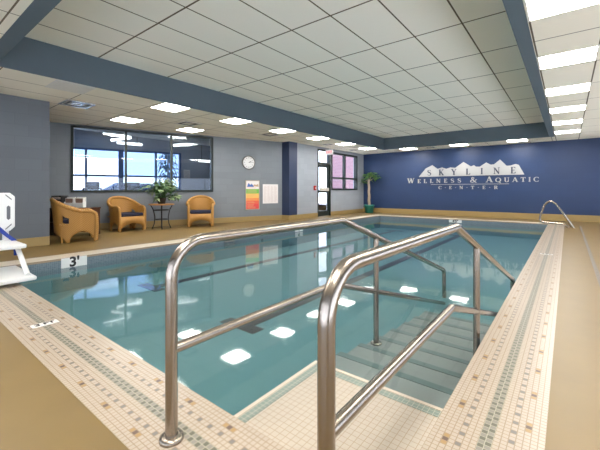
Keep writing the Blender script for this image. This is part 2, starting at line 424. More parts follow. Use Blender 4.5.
# window_1
def arect(mb, u0, u1, v0, v1, y0, y1): mb.box(u0, u1, y0, y1, v0, v1)
wn = thing('window_1', 'long interior window with dark frame looking into a fitness room', 'window', kind='structure'); wn.matrix_world = MA
f = MB()
um = [apt((-9.422, 4.334)), apt((-9.031, 5.448))]
for r in ((U0, U0+.06, V0, V1), (U1-.06, U1, V0, V1), (U0+.06, U1-.06, V0, V0+.06), (U0+.06, U1-.06, V1-.05, V1)): arect(f, *r, -.03, .1)
f.build('frame', M_frame, wn)
for u in um:
    q = MB(); arect(q, u-.025, u+.025, V0+.06, V1-.05, -.025, .09); q.build('mullion', M_frame, wn)
es = [U0+.06]+um+[U1-.06]
for a_, b_ in zip(es[:-1], es[1:]):
    q = MB(); arect(q, a_+.02, b_-.02, V0+.05, V1-.04, .03, .036); q.build('pane', M_glass, wn)
# cove base
def base_strip(name, boxes, M=None):
    m = MB()
    for bx in boxes: m.box(*bx)
    o = m.build(name, M_cove, kind='structure', bevel=.006)
    if M: o.matrix_world = M
    return o
BH = .165
base_strip('baseboard_near_left', [(WXN, WXN+.015, YBK, 2.12, 0, BH)])
base_strip('baseboard_angled', [(0, LA, -.015, 0, 0, BH)], MA)
base_strip('baseboard_left', [(WXF, WXF+.015, 9.36, DY0, 0, BH), (WXF, WXF+.015, DY1, YB, 0, BH)])
base_strip('baseboard_pilaster', [(-7.49, -7.475, 8.905, 9.36, 0, BH), (-7.9, -7.49, 8.905, 8.92, 0, BH)])
base_strip('baseboard_far', [(WXF, XR, YB-.015, YB, 0, BH+.05)])
base_strip('baseboard_right', [(XR-.015, XR, YBK, YB, 0, BH)])

# ceilings
RX0, RX1, RY0, RY1 = -5.97, -.45, 1.05, 13.19
c = MB(); c.box(RX0-.05, RX1+.05, RY0-.05, RY1+.05, UC, UC+.05); c.build('ceiling_high', M_ceilU, kind='structure')
c = MB(); c.box(WXF-.2, RX0-.04, YBK, YB, LC, LC+.05); c.box(-10.6, WXF-.2, YBK, 9.2, LC, LC+.05); c.build('ceiling_left', M_ceilL, kind='structure')
c = MB(); c.box(RX1+.14, XR, YBK, YB, LC, LC+.05); c.build('ceiling_right', M_ceilR, kind='structure')
c = MB(); c.box(RX0-.04, RX1+.14, YBK, RY0-.15, LC, LC+.05); c.box(RX0-.04, RX1+.14, RY1+.03, YB, LC, LC+.05); c.build('ceiling_ends', ceil_mat('low_ceiling_tile_ends', (232,224,206), (110,96,74), -5.36, 13.06, .62, .583, .014, .016), kind='structure')
s = MB()
s.box(RX0-.04, RX0, RY0-.15, RY1+.03, LC-.004, UC); s.box(RX1, RX1+.14, RY0-.15, RY1+.03, LC-.004, UC)
s.box(RX0, RX1, RY0-.15, RY0, LC-.004, UC); s.box(RX0, RX1, RY1, RY1+.03, LC-.004, UC)
s.build('trim_2', M_soffit, kind='structure', label='grey painted soffit around the raised ceiling')

# ------------------------------------------------------------------ ceiling lights
proto = None
def light(x, y, label, s=.56, d=.53):
    global proto
    if proto is None:
        proto = thing('ceiling_light', label, 'light', (x, y, LC), group='ceiling light panels')
        m = MB(); e_ = .022
        for bx in ((-s/2-e_, s/2+e_, -d/2-e_, -d/2), (-s/2-e_, s/2+e_, d/2, d/2+e_), (-s/2-e_, -s/2, -d/2, d/2), (s/2, s/2+e_, -d/2, d/2)): m.box(*bx, -.008, 0)
        m.build('light_frame', M_lframe, proto)
        q = MB(); q.box(-s/2, s/2, -d/2, d/2, -.004, 0); q.build('lens', M_lens, proto)
        return proto
    return dup(proto, (x, y, LC), 0, label)
ordn = ['nearest', 'second', 'third', 'fourth', 'fifth', 'farthest']
for k in range(6):
    light(-.005, 3.75+1.715*k, f'lit ceiling panel, {ordn[k]} of six along the right side of the pool')
for k in range(6):
    light(-6.3, 3.78+1.72*k, f'lit ceiling panel, {ordn[k]} of six beside the left soffit')
light(-8.23, 3.81, 'lit ceiling panel over the two wicker chairs, left of its pair near the window')
light(-8.23, 5.53, 'lit ceiling panel over the window end, right of its pair near the window')
for x, t_ in ((-5.05, 'left'), (-3.15, 'middle'), (-1.33, 'right')):
    light(x, 13.5, f'lit ceiling panel above the blue wall, {t_} of three over the far pool end')
light(-5.0, .55, 'lit ceiling panel at the upper left corner beyond the near soffit')
for x, t_ in ((-3.15, 'middle'), (-1.33, 'right')): light(x, .45, f'added unseen lit ceiling panel above the near mosaic coping, {t_} of the row over it')  # panels out of view, added to light the near coping
light(-.005, .32, 'lit ceiling panel over the near right deck')
light(-.005, 2.035, 'lit ceiling panel over the right coping near the entry steps')

# vents
def vent(x, y, label, chrome=False, s=.5):
    t = thing('ceiling_vent', label, 'vent', (x, y, LC), group='ceiling air vents')
    q = MB(); q.box(-s/2, s/2, -s/2, s/2, -.006, 0); q.build('backing', M_vent, t)
    for k in range(3):
        a = s/2 - k*.075; b_ = a-.04; q = MB()
        for bx in ((-a, a, -a, -b_), (-a, a, b_, a), (-a, -b_, -b_, b_), (b_, a, -b_, b_)): q.box(*bx, -.016+.003*k, -.005)
        q.build('ring', M_dark if k == 1 else (M_chrome if chrome else M_vent), t)
vent(-7.45, 2.5, 'square ceiling vent with bright louvres above the near left wall corner', True)
vent(-7.45, 4.95, 'dark square ceiling vent above the right end of the interior window')
vent(-7.0, 7.45, 'dark square ceiling vent above the wall clock')
vent(-6.85, 10.35, 'dark square ceiling vent in front of the exit door', s=.42)
vent(-7.0, 12.5, 'dark square ceiling vent in front of the outside window', s=.42)
vent(-4.2, 13.55, 'dark square ceiling vent above the blue wall sign', s=.42)
t = thing('ceiling_return_vent', 'pale grey perforated return air grille in the left ceiling', 'vent', (-6.32, 2.03, LC))
q = MB(); q.box(-.29, .29, -.27, .27, -.008, 0); q.build('grille_face', mat('grille', (210,208,204), .5, 0), t)
q = MB()
for k in range(14): q.box(-.27, .27, -.25+k*.0375, -.235+k*.0375, -.012, -.008)
q.build('slat', M_vent, t)

# ------------------------------------------------------------------ handrails
def handrail(name, x, label, foot2, r=.025, end_z=-.40, y0=.78):
    t = thing(name, label, 'handrail', (x, y0, 0))
    def P(y, z): return (0, y-y0, z)
    top = fillet([P(y0, .0), P(y0, .815), P(2.14, .815), P(4.74, -.03), P(4.76, end_z)], [.15, .05, .07], 8)
    m = MB(); m.tube(top, r, 14); m.build('top_rail', M_steel, t)
    mid = fillet([P(y0, .372), P(2.03, .372), P(4.745, -.475)], [.05], 6)
    m = MB(); m.tube(mid, r*.86, 12); m.build('mid_rail', M_steel, t)
    m = MB(); m.tube([P(2.70, .63), P(2.70, foot2)], r*.9, 12); m.build('post', M_steel, t)
    m = MB(); m.lathe([(0, .018), (.03, .018), (.048, .012), (.05, 0), (.0, 0)], P(y0, .001), 20); m.build('flange', M_steel, t)
    m = MB(); m.lathe([(0, .016), (.03, .016), (.046, .01), (.048, 0), (.0, 0)], P(2.70, foot2), 20); m.build('flange', M_steel, t)
    return t
handrail('stair_handrail', -1.293, 'curved stainless steel handrail on the open water side of the steps', -.285+.002)
handrail('stair_handrail', -.513, 'curved stainless steel handrail beside the right hand mosaic coping', -.285+.002, y0=.767)

# ladder grab rail, far right
t = thing('grab_rail', 'small arched steel grab rail at the far right pool corner', 'grab rail', (.12, 11.85, 0))
L = [(.13, 0), (-.08, .374), (-.25, .645), (-.40, .75), (-.52, .60), (-.60, .34), (-.625, .19), (-.57, .125), (-.06, .10), (.025, 0)]
pts = fillet([(a-.12, 0, b_) for a, b_ in L], .09, 4)
m = MB(); m.tube(pts, .025, 10); m.build('rail', M_steel, t)
for a in (.13, .025):
    m = MB(); m.lathe([(0, .012), (.035, .012), (.038, 0), (0, 0)], (a-.12, 0, .001), 16); m.build('flange', M_steel, t)
# deck strip drain
m = MB(); m.box(-.02, .02, -4.2, 4.2, 0, .005); 
for k in range(84): m.box(-.012, .012, -4.17+k*.1, -4.10+k*.1, .005, .0065)
m.build('strip_drain', mat('drain_pvc', (122,116,106), .5), loc=(.29, 8.4, 0), label='narrow grey strip drain set in the tan deck at right', cat='drain')

# ------------------------------------------------------------------ depth markers
def marker_wall(name, label, txt, x0, x1, z0, z1, M, h):
    t = thing(name, label, 'depth marker'); t.matrix_world = M
    q = MB(); q.box(x0, x1, z0, z1, 0, .004); pl_ = q.build('plate', M_white, t)
    if txt:
        v, f_ = text_mesh(txt, h, 0, h*.035); q = MB(); q.add(v, f_, 0, False, Matrix.Translation(((x0+x1)/2, (z0+z1)/2, .0055))); q.build('numeral', M_dark, pl_)
    return t
ML = Matrix(((0,0,1,PX0+.004),(1,0,0,0),(0,1,0,0),(0,0,0,1)))     # on left pool wall, facing +X
MFW = Matrix(((1,0,0,0),(0,0,-1,PY1-.004),(0,1,0,0),(0,0,0,1)))  # on far pool wall, facing -Y
marker_wall('depth_marker', "white tile reading 3' on the left pool wall beside the wicker armchair", "3'", 1.80, 2.15, -.15, -.002, ML, .205)
marker_wall('depth_marker', 'small white depth tile on the left pool wall below the blue pilaster', "4'", 7.4, 7.75, -.14, -.01, ML, .15)
marker_wall('depth_marker', 'small white depth tile on the far pool wall below the sign', "4'5\"", -3.34, -2.92, -.125, -.025, MFW, .12)
def marker_deck(x, y, label, rz):
    t = thing('depth_marker', label, 'depth marker', (x, y, .001), rz)
    q = MB(); q.box(-.085, .085, -.04, .04, 0, .003); pl_ = q.build('plate', M_white, t)
    v, f_ = text_mesh('3 FT', .07, 0, .003); q = MB(); q.add(v, f_, 0, False, Matrix.Translation((0, 0, .0042))); q.build('numeral', M_dark, pl_)
marker_deck(-3.17, .845, 'small white lettered tile set across the green band of the near coping', PI/2)
marker_deck(-.265, 6.75, 'small white tile set across the green band of the right coping', 0)
# inlets and gutter on left pool wall
for y_, l_ in ((3.85, 'small dark round inlet on the left pool wall under the first facing armchair'), (6.1, 'small dark round inlet on the left pool wall nearer the pilaster')):
    m = MB(); m.lathe([(0, .008), (.03, .008), (.045, 0), (0, 0)], (0,0,0), 16); o = m.build('pool_inlet', M_dark, label=l_, cat='inlet')
    o.matrix_world = Matrix(((0,0,1,PX0+.004),(1,0,0,y_),(0,1,0,-.075),(0,0,0,1)))
t = thing('skimmer_grate', 'dark rectangular skimmer opening on the left pool wall', 'skimmer', (PX0+.004, 5.05, -.09))
m = MB(); m.box(0, .008, -.15, .15, -.05, .05); m.build('opening', M_dark, t)
m = MB()
for k in range(5): m.box(.008, .012, -.14, .14, -.042+k*.018, -.036+k*.018)
m.build('slat', M_vent, t)

# ------------------------------------------------------------------ wicker chairs
def make_chair(label, loc_, rz):
    t = thing('wicker_armchair', label, 'chair', loc_, rz, 'wicker armchairs on the deck')
    # local: faces +y, width along x
    W, D = .33, .36
    def plan(u, off=0):           # U curve, u in [-1,1]; 0 = middle of the back
        a = abs(u); sgn = 1 if u >= 0 else -1
        if a > .6:
            k = (a-.6)/.4; x = W-.02*k; y_ = -.02+k*(D-.02)
            nx_, ny_ = 1, 0
        else:
            th = (a/.6)*PI/2
            x = W*math.sin(th)**.88 if th > 0 else 0; y_ = -.02-(D-.02)*max(0, math.cos(th))**.88
            nx_, ny_ = math.sin(th), -math.cos(th)
        return Vector((sgn*(x+nx_*off), y_+ny_*off, 0))
    def topz(u):
        a = abs(u)
        if a < .74:
            k = a/.74; return .61+.235*(.5+.5*math.cos(PI*k))**.8
        if a < .88: return .61
        k = (a-.88)/.12; return .61-.05*k*k
    def botz(u):
        a = abs(u)
        if a > .97: return .0
        if .42 < a < .5: return .0
        if a >= .5:
            k = (a-.5)/.47; return .21*math.sin(k*PI)**.5
        k = a/.42; return .19*max(0, math.cos(k*PI/2))**.5
    nu, nz = 72, 10; m = MB(); idx = []
    rows = []
    for side in (0, 1):
        for i in range(nu+1):
            u = -1+2*i/nu
            for j in range(nz+1):
                k = j/nz; z = botz(u)+(topz(u)-botz(u))*k
                flare = .045*(z/.8)**2*(1 if abs(u) < .7 else .4) + .015*(z/.8)
                p = plan(u, flare - (.035 if side else 0)); p.z = z; rows.append(p)
    S = (nu+1)*(nz+1); fs = []
    for i in range(nu):
        for j in range(nz):
            a = i*(nz+1)+j; b2 = a+nz+1
            if 25 < abs(i+.5-nu/2)*2/nu*72 < 37 and 5 <= j <= 6: continue      # open gap between back and arm, above the seat
            fs.append((a, b2, b2+1, a+1)); fs.append((S+a, S+a+1, S+b2+1, S+b2))
        a = i*(nz+1); fs.append((a, S+a, S+a+nz+1, a+nz+1))
    for a in (0, nu*(nz+1)):
        for j in range(nz): fs.append((a+j, a+j+1, S+a+j+1, S+a+j))
    m.add(rows, fs, 0, True)
    # front apron with arch
    n = 16; ap = []
    for yy in (D-.03, D-.0):
        for i in range(n+1):
            x = -W+.0+2*(W)*i/n; k = i/n
            zb = .20*max(0, math.sin(k*PI))**.5 if 0 < i < n else 0.02
            ap += [(x, yy, zb), (x, yy, .37)]
    fs = []; s2 = 2*(n+1)
    for i in range(n):
        a = 2*i; fs += [(a, a+2, a+3, a+1), (s2+a, s2+a+1, s2+a+3, s2+a+2), (a+1, a+3, s2+a+3, s2+a+1), (a, s2+a, s2+a+2, a+2)]
    m.add(ap, fs, 0, True)
    m.build('woven_body', M_wicker, t)
    rim = []
    for i in range(nu+1):
        u = -1+2*i/nu; z = topz(u); p = plan(u, .055*(1 if abs(u) < .7 else .45)-.012); p.z = z; rim.append(p)
    e0, e1 = rim[0], rim[-1]
    rim = [Vector((e0.x, e0.y+.01, .02)), Vector((e0.x, e0.y+.02, .3)), Vector((e0.x, e0.y+.015, .5))] + rim + [Vector((e1.x, e1.y+.015, .5)), Vector((e1.x, e1.y+.02, .3)), Vector((e1.x, e1.y+.01, .02))]
    q = MB(); q.tube(rim, .036, 10); q.build('rolled_arm', M_wicker, t)
    q = MB(); q.box(-W+.02, W-.02, -D+.08, D-.02, .34, .372); q.build('seat', M_wicker, t)
    q = MB(); q.box(-W+.045, W-.045, -D+.13, D-.01, .372, .455); q.build('cushion', M_navy, t, bevel=.03)
    for sx in (-1, 1):
        q = MB(); q.tube([(sx*(W-.07), -D+.12, 0), (sx*(W-.07), -D+.12, .34)], .02, 8); q.build('leg', M_wicker, t)
    return t
def face(dx, dy): return math.atan2(dy, dx) - PI/2
ch = make_chair('wicker armchair with navy cushion seen from its side by the near left wall corner', (-7.93, 2.64, 0), face(.27, .96))
ch2 = dup(ch, (-8.93, 4.10, 0), face(.95, .05), 'wicker armchair with navy cushion under the interior window, left of the plant table')
ch3 = dup(ch, (-8.33, 5.95, 0), face(.80, -.58), 'wicker armchair with navy cushion facing the pool, right of the plant table')

# plant table
PT = (-8.55, 4.87, 0)
t = thing('plant_table', 'small round wood topped table with curved black metal legs', 'table', PT)
m = MB(); m.lathe([(0, .635), (.31, .635), (.325, .645), (.325, .66), (.31, .668), (0, .668)], (0,0,0), 32); m.build('tabletop', M_wood, t)
for k in range(4):
    a = PI/4+k*PI/2+.3; ca, sa = math.cos(a), math.sin(a)
    m = MB(); m.tube([(ca*.27, sa*.27, .635), (ca*.20, sa*.20, .50), (ca*.165, sa*.165, .32), (ca*.18, sa*.18, .14), (ca*.235, sa*.235, 0)], .012, 8); m.build('leg', M_dark, t)
for z_, r_ in ((.50, .20), (.25, .168)):
    m = MB(); m.tube([(math.cos(2*PI*k/24)*r_, math.sin(2*PI*k/24)*r_, z_) for k in range(24)], .009, 6, closed=True); m.build('hoop', M_dark, t)
# potted pothos
def leafquad(mb, p, d, up, L_, W_, mi):
    d = d.normalized(); side = d.cross(up)
    if side.length < 1e-4: side = Vector((1,0,0))
    side.normalize(); nn = side.cross(d).normalized()
    c0 = p; c1 = p+d*L_*.35-nn*.0+side*W_*.5; c2 = p+d*L_-nn*L_*.18; c3 = p+d*L_*.35-side*W_*.5; cm = p+d*L_*.45+nn*L_*.08
    mb.add([c0,c1,c2,c3,cm], [(0,1,4),(1,2,4),(2,3,4),(3,0,4)], mi, True)
t = thing('potted_plant', 'bushy variegated leafy plant in a dark pot on the round table', 'plant', (PT[0], PT[1], .668))
m = MB(); m.lathe([(0, .0), (.09, 0), (.12, .15), (.13, .16), (.115, .16), (.11, .13), (0, .13)], (0,0,0), 24); m.build('pot', M_pot, t)
lf = MB(); sm_ = MB()
rnd = random.Random(3)
for k in range(64):
    a = rnd.uniform(0, 2*PI); rr = rnd.uniform(.08, .50); hh = .20+.42*max(0, 1-(rr/.52)**2)*rnd.uniform(.5, 1.1) - (.14 if rr > .36 else 0)
    e_ = Vector((math.cos(a)*rr, math.sin(a)*rr, max(hh, .02)))
    p0 = Vector((math.cos(a)*.05, math.sin(a)*.05, .15)); md = (p0+e_)/2+Vector((0,0,.08))
    sm_.tube([p0, md, e_], .004, 5)
    for q_ in range(5):
        dd = Vector((math.cos(a)+rnd.uniform(-.9,.9), math.sin(a)+rnd.uniform(-.9,.9), rnd.uniform(-.7,.4)))
        pp = md.lerp(e_, rnd.uniform(.3, 1.0))
        leafquad(lf, pp, dd, Vector((0,0,1)), rnd.uniform(.13,.21), rnd.uniform(.08,.12), 0 if rnd.random() < .55 else 1)
for a, l_ in ((2.6, .55), (4.6, .5)):   # two long arching shoots
    p0 = Vector((0,0,.3)); e_ = Vector((math.cos(a)*l_, math.sin(a)*l_, .42)); md = (p0+e_)/2+Vector((0,0,.16))
    sm_.tube([p0, md, e_], .004, 5)
    for q_ in range(5): leafquad(lf, md.lerp(e_, q_/4), Vector((math.cos(a)+rnd.uniform(-.4,.4), math.sin(a)+rnd.uniform(-.4,.4), -.25)), Vector((0,0,1)), .17, .07, q_ % 2)
lf.build('foliage', [M_leaf, M_leaf2], t); sm_.build('stem', M_leaf, t)

# console with brochures behind first chair
RT = Vector((.786, .618, 0))
CT = (-8.95, 2.92, 0); cr = math.atan2(RT.y, RT.x)
t = thing('console_table', 'dark wooden console table standing behind the side facing armchair', 'table', CT, cr)
m = MB(); m.box(-.53, .53, -.20, .20, .60, .635); m.build('tabletop', M_dwood, t, bevel=.004)
for sx in (-1, 1):
    m = MB(); m.box(sx*.5-.02, sx*.5+.02, -.18, .18, 0, .60); m.build('side_panel', M_dwood, t)
m = MB(); m.box(-.48, .48, .15, .18, .05, .60); m.build('back_panel', M_dwood, t)
m = MB(); m.box(-.48, .48, -.18, .15, .28, .305); m.build('shelf', M_dwood, t)
def on_console(x, y_, z_=.635):
    p = Vector(CT)+Matrix.Rotation(cr, 3, 'Z') @ Vector((x, y_, 0)); return (p.x, p.y, z_)
for x, l_ in ((-.03, 'white brochure holder with leaflets at the middle of the dark console table'), (.20, 'white brochure holder with leaflets at the right end of the dark console table')):
    b_ = thing('brochure_holder', l_, 'brochure holder', on_console(x, -.05), cr, 'brochure holders on the console table')
    m = MB(); m.box(-.10, .10, -.06, .06, 0, .012); m.box(-.10, .10, .04, .06, .012, .24); m.box(-.10, -.09, -.06, .04, .012, .13); m.box(.09, .10, -.06, .04, .012, .13); m.box(-.09, .09, -.06, -.05, .012, .10); m.build('rack', M_white, b_)
    m = MB(); m.box(-.085, .085, -.035, .035, .012, .215); m.build('leaflet', M_paper, b_)
    m = MB(); m.box(-.08, .08, -.0365, -.0352, .11, .20); m.build('leaflet_cover', mat('leaflet_print', (150,120,104), .6, var=.4, scale=25), b_)
b_ = thing('letter_tray', 'dark tray stacked with papers at the left end of the console table', 'tray', on_console(-.30, .0), cr)
m = MB(); m.box(-.11, .11, -.12, .12, 0, .012); m.box(-.11, -.10, -.12, .12, .012, .27); m.box(.10, .11, -.12, .12, .012, .27); m.box(-.10, .10, .11, .12, .012, .27); m.build('tray_body', M_dark, b_)
m = MB()
for k in range(3): m.box(-.098, .098, -.115, .105, .016+k*.085, .06+k*.085)
m.build('papers', mat('old_paper', (190,180,174), .7, var=.2, scale=30), b_)

# ------------------------------------------------------------------ things on the angled wall
def onwall(u, z, d=.0): return MA @ Vector((u, -d, z))
def wall_thing(name, label, cat, u, z):
    t = thing(name, label, cat); t.matrix_world = MA @ Matrix.Translation((u, 0, z)) @ Matrix(((1,0,0,0),(0,0,1,0),(0,1,0,0),(0,0,0,1))) @ Matrix.Diagonal((1,1,-1,1)) if False else MA @ Matrix(((1,0,0,u),(0,0,-1,0),(0,1,0,z),(0,0,0,1)))
    return t   # local: x along wall, y up, z out of the wall into the room
uc = apt((-8.231, 7.728))
t = wall_thing('wall_clock', 'round white wall clock with dark grey rim', 'clock', uc, 1.935)
m = MB(); m.lathe([(.20, 0), (.225, 0), (.225, .035), (.215, .045), (.20, .03)], (0,0,0), 36, smooth=False); m.build('rim', mat('clock_rim', (120,118,114), .4), t)
m = MB(); m.lathe([(0, .018), (.202, .018), (.202, 0), (0,0)], (0,0,0), 36, smooth=False); face_ = m.build('face', M_white, t)
m = MB()
for k in range(12):
    a = k*PI/6; m.cbox(0, .155, .0195, .012, .035, .002, M=Matrix.Rotation(a, 4, 'Z'))
m.build('hour_marks', M_dark, face_)
for a, l_, w_ in ((-1.05, .09, .014), (-1.05-.35, .13, .009)):
    m = MB(); m.cbox(0, l_/2, .022, w_, l_, .003, M=Matrix.Rotation(a, 4, 'Z')); m.build('hand', M_dark, t)
up = apt((-8.185, 7.86))
t = wall_thing('wall_poster', 'tall framed poster with green, orange and red bands under the clock', 'poster', up, .87)
PW, PH = .25, .48
m = MB()
for bx in ((-PW, PW, -PH, -PH+.02), (-PW, PW, PH-.02, PH), (-PW, -PW+.02, -PH+.02, PH-.02), (PW-.02, PW, -PH+.02, PH-.02)): m.box(*bx, 0, .02)
m.build('poster_frame', mat('poster_frame', (186,172,150), .5), t)
m = MB()
a, b_ = PW-.02, PH-.02
bands = [(.28, b_, 0), (.20, .28, 0), (.05, .20, 1), (-.10, .05, 2), (-.19, -.10, 3), (-.29, -.19, 4), (-b_, -.29, 5)]
for y0, y1, mi in bands: m.box(-a, a, y0, y1, 0, .010, mi)
m.prism([(-.2, .27), (-.14, .40), (-.08, .33), (-.03, .38), (.02, .31), (.06, .27)], .0115, mi=6)
m.prism([(.0, .30), (.08, .36), (.13, .33), (.2, .37), (.22, .27)], .011, mi=7)
rr = random.Random(5)
for y0, y1, mi in bands[1:]:
    k = y0+.03
    while k < y1-.015:
        m.box(-.19, -.19+rr.uniform(.2, .37), k, k+.009, .010, .0108, 8); k += .03
m.build('poster_sheet', [M_paper, mat('band_green', (112,186,84), .5), mat('band_amber', (238,188,96), .5), mat('band_orange', (234,140,72), .5), mat('band_redorange', (226,98,70), .5), mat('band_red', (222,74,70), .5), mat('logo_blue', (70,110,180), .5), mat('logo_tan', (190,160,130), .5), mat('poster_ink', (214,170,120), .6)], t)
un = apt((-7.965, 8.49))
t = wall_thing('wall_notice', 'white printed notice sheet on the wall beside the blue pilaster', 'notice', un, .905)
m = MB(); m.box(-.29, .29, -.325, .325, 0, .008); m.build('sheet', M_paper, t)
m = MB()
for c_ in range(4):
    x = -.25+c_*.13; k = -.28
    while k < .27:
        m.box(x, x+rr.uniform(.06, .11), k, k+.008, .008, .0088); k += .035
m.build('printed_lines', mat('notice_ink', (196,176,172), .7), t)

# fire alarm and exit sign
t = thing('fire_alarm', 'small red fire alarm pull station left of the exit door', 'fire alarm', (WXF-.002, 10.46, 1.11))
m = MB(); m.box(0, .05, -.06, .06, -.085, .085); m.build('housing', M_red, t, bevel=.008)
m = MB(); m.box(.05, .062, -.04, .04, -.015, .015); m.build('pull_handle', M_white, t)
t = thing('exit_sign', 'exit sign hanging from the ceiling in front of the exit door', 'exit sign', (-7.25, 11.05, 2.50), face(.0, -1.0)+PI)
m = MB(); m.box(-.16, .16, -.02, .02, -.1, .1); m.build('sign_box', M_white, t, bevel=.006)
m = MB(); m.tube([(0,0,.1), (0,0,.2)], .01, 8); m.build('stem', M_white, t)
v, f_ = text_mesh('EXIT', .13)
for sgn in (1, -1):
    m = MB(); m.add(v, f_, 0, False, Matrix(((sgn,0,0,0),(0,0,-sgn,-sgn*.0215),(0,1,0,-.005),(0,0,0,1)))); m.build('lettering', emat('exit_red', (235,60,60), 1.2) if sgn == 1 else bpy.data.materials['exit_red'], t)

# ------------------------------------------------------------------ exit door and outside window
t = thing('door_1', 'glass exit door with dark frame, transom above and push bar', 'door', (WXF, DY0, 0), kind='structure')
w_ = DY1-DY0
m = MB()
for bx in ((-.12, .02, 0, .05, 0, 2.62), (-.12, .02, w_-.05, w_, 0, 2.62), (-.12, .02, .05, w_-.05, 2.57, 2.62), (-.12, .02, .05, w_-.05, 2.03, 2.11)): m.box(*bx)
m.build('door_frame', M_frame, t)
m = MB()
for bx in ((-.08, -.03, .055, .12, .01, 2.02), (-.08, -.03, w_-.155, w_-.055, .01, 2.02), (-.08, -.03, .12, w_-.155, .01, .22), (-.08, -.03, .12, w_-.155, 1.93, 2.02), (-.08, -.03, .12, w_-.155, .93, 1.03)): m.box(*bx)
lf_ = m.build('door_leaf', M_frame, t)
m = MB(); m.box(-.06, -.054, .12, w_-.155, .22, .93); m.box(-.06, -.054, .12, w_-.155, 1.03, 1.93); m.build('pane', M_glassx, lf_)
m = MB(); m.box(-.02, .05, .14, w_-.17, 1.0, 1.12); m.build('push_bar', mat('push_bar', (200,196,184), .4), lf_, bevel=.01)
m = MB(); m.box(-.06, -.054, .05, w_-.05, 2.11, 2.57); m.build('transom_pane', M_glassx, t)
t = thing('window_2', 'outside window with dark frame looking onto a brick wall', 'window', (WXF, WY0, WZ0), kind='structure')
ww, wh = WY1-WY0, WZ1-WZ0
m = MB()
for bx in ((0, .07, 0, wh), (ww-.07, ww, 0, wh), (.07, ww-.07, 0, .07), (.07, ww-.07, wh-.07, wh)): m.box(-.13, .02, bx[0], bx[1], bx[2], bx[3])
m.build('frame', M_frame, t)
mu, mz = 12.72-WY0, 1.53-WZ0
m = MB(); m.box(-.12, .01, mu-.035, mu+.035, .07, wh-.07); m.build('mullion', M_frame, t)
m = MB(); m.box(-.12, .01, .07, mu-.035, mz-.035, mz+.035); m.box(-.12, .01, mu+.035, ww-.07, mz-.035, mz+.035); m.build('transom', M_frame, t)
for a, b_ in ((.07, mu-.035), (mu+.035, ww-.07)):
    for c_, d_ in ((.07, mz-.035), (mz+.035, wh-.07)):
        m = MB(); m.box(-.07, -.064, a, b_, c_, d_); m.build('pane', M_glassx, t)
m = MB(); m.box(XR+.2, 40, -30, 40, -.12, -.02); m.box(-40, XR+.2, -30, YBK-.2, -.12, -.02); m.build('ground_bounce', mat('bounce_white', (236,236,238), .8), kind='structure')  # unseen white ground, added to bounce daylight up to the ceiling
# outside: paving and brick building
m = MB(); m.box(-40, WXF-.2, 9.3, 40, -.12, -.02); m.build('ground_outside', mat('snowy_paving', (220,220,222), .8), kind='structure')
def brick():
    mm, nt, p = newmat('outside_brick')
    tc = N(nt, 'ShaderNodeTexCoord'); sp = N(nt, 'ShaderNodeSeparateXYZ'); cb = N(nt, 'ShaderNodeCombineXYZ'); nt.links.new(tc.outputs['Object'], sp.inputs[0])
    nt.links.new(sp.outputs[1], cb.inputs[0]); nt.links.new(sp.outputs[2], cb.inputs[1])
    br = N(nt, 'ShaderNodeTexBrick', i_Scale=1.0); br.inputs['Brick Width'].default_value = .24; br.inputs['Row Height'].default_value = .09; br.inputs['Mortar Size'].default_value = .012
    br.inputs['Color1'].default_value = sr((138,98,108)); br.inputs['Color2'].default_value = sr((122,90,102)); br.inputs['Mortar'].default_value = sr((150,130,140))
    nt.links.new(cb.outputs[0], br.inputs['Vector']); nt.links.new(br.outputs['Color'], p.inputs['Base Color']); p.inputs['Roughness'].default_value = .8
    return mm
M_brick = brick()
t = thing('brick_building', 'pink brick building standing outside beyond the exit window', 'building', (-11.2, 21.5, 0))
m = MB(); m.prism([(0,-4.1),(0,8),(-4.4,8),(-4.4,3.2)], 6.02, M=Matrix.Translation((0,0,-.02))); m.build('brick_wall', M_brick, t)
m = MB(); m.prism([(.1,-4.3),(.1,8.1),(-4.5,8.1),(-4.5,3.1)], .25, M=Matrix.Translation((0,0,6))); m.build('coping', M_nosing, t)
for yy in (3.4, 5.8):
    m = MB(); m.box(0, .03, yy, yy+1.1, 1.2, 3.0); m.build('window_frame', M_frame, t)
    m = MB(); m.box(.03, .036, yy+.07, yy+1.03, 1.27, 2.93); m.build('pane', mat('dark_pane', (120,130,150), .15), t)

# ------------------------------------------------------------------ potted tree
TR = (-7.03, 13.98, 0)
t = thing('potted_tree', 'tall thin potted tree with leafy top in the far left corner', 'plant', TR)
m = MB(); m.lathe([(0, 0), (.17, 0), (.215, .30), (.235, .31), (.235, .37), (.21, .37), (.20, .31), (0, .31)], (0,0,0), 28); m.build('pot', M_teal, t)
m = MB(); m.lathe([(0, .318), (.2, .314)], (0,0,0), 20); m.build('soil', M_soil, t)
m = MB()
for ph in (0, 2.1, 4.2):
    m.tube([(.035*math.cos(ph+k*.55)-.02*(k/12), .035*math.sin(ph+k*.55), .30+k*.10) for k in range(13)], [.033-.001*k for k in range(13)], 8)
br_ends = [(-.30, .0, 1.42), (.20, -.05, 1.72), (.05, .1, 1.74), (-.08, -.1, 1.66), (.34, .05, 1.58), (-.12,.12,1.55)]
for e_ in br_ends: m.tube([(-.02, 0, 1.42), (e_[0]*.5, e_[1]*.5, (1.5+e_[2])/2), e_], [.018, .012, .006], 6)
m.build('trunk', M_bark, t)
lf = MB(); rnd = random.Random(11)
for e_ in br_ends:
    for k in range(22):
        a = rnd.uniform(0, 2*PI); dd = Vector((math.cos(a), math.sin(a), rnd.uniform(-.5, .5)))
        leafquad(lf, Vector(e_)+Vector((rnd.uniform(-.1,.1), rnd.uniform(-.1,.1), rnd.uniform(-.07,.07))), dd, Vector((0,0,1)), rnd.uniform(.15,.25), .09, 0)
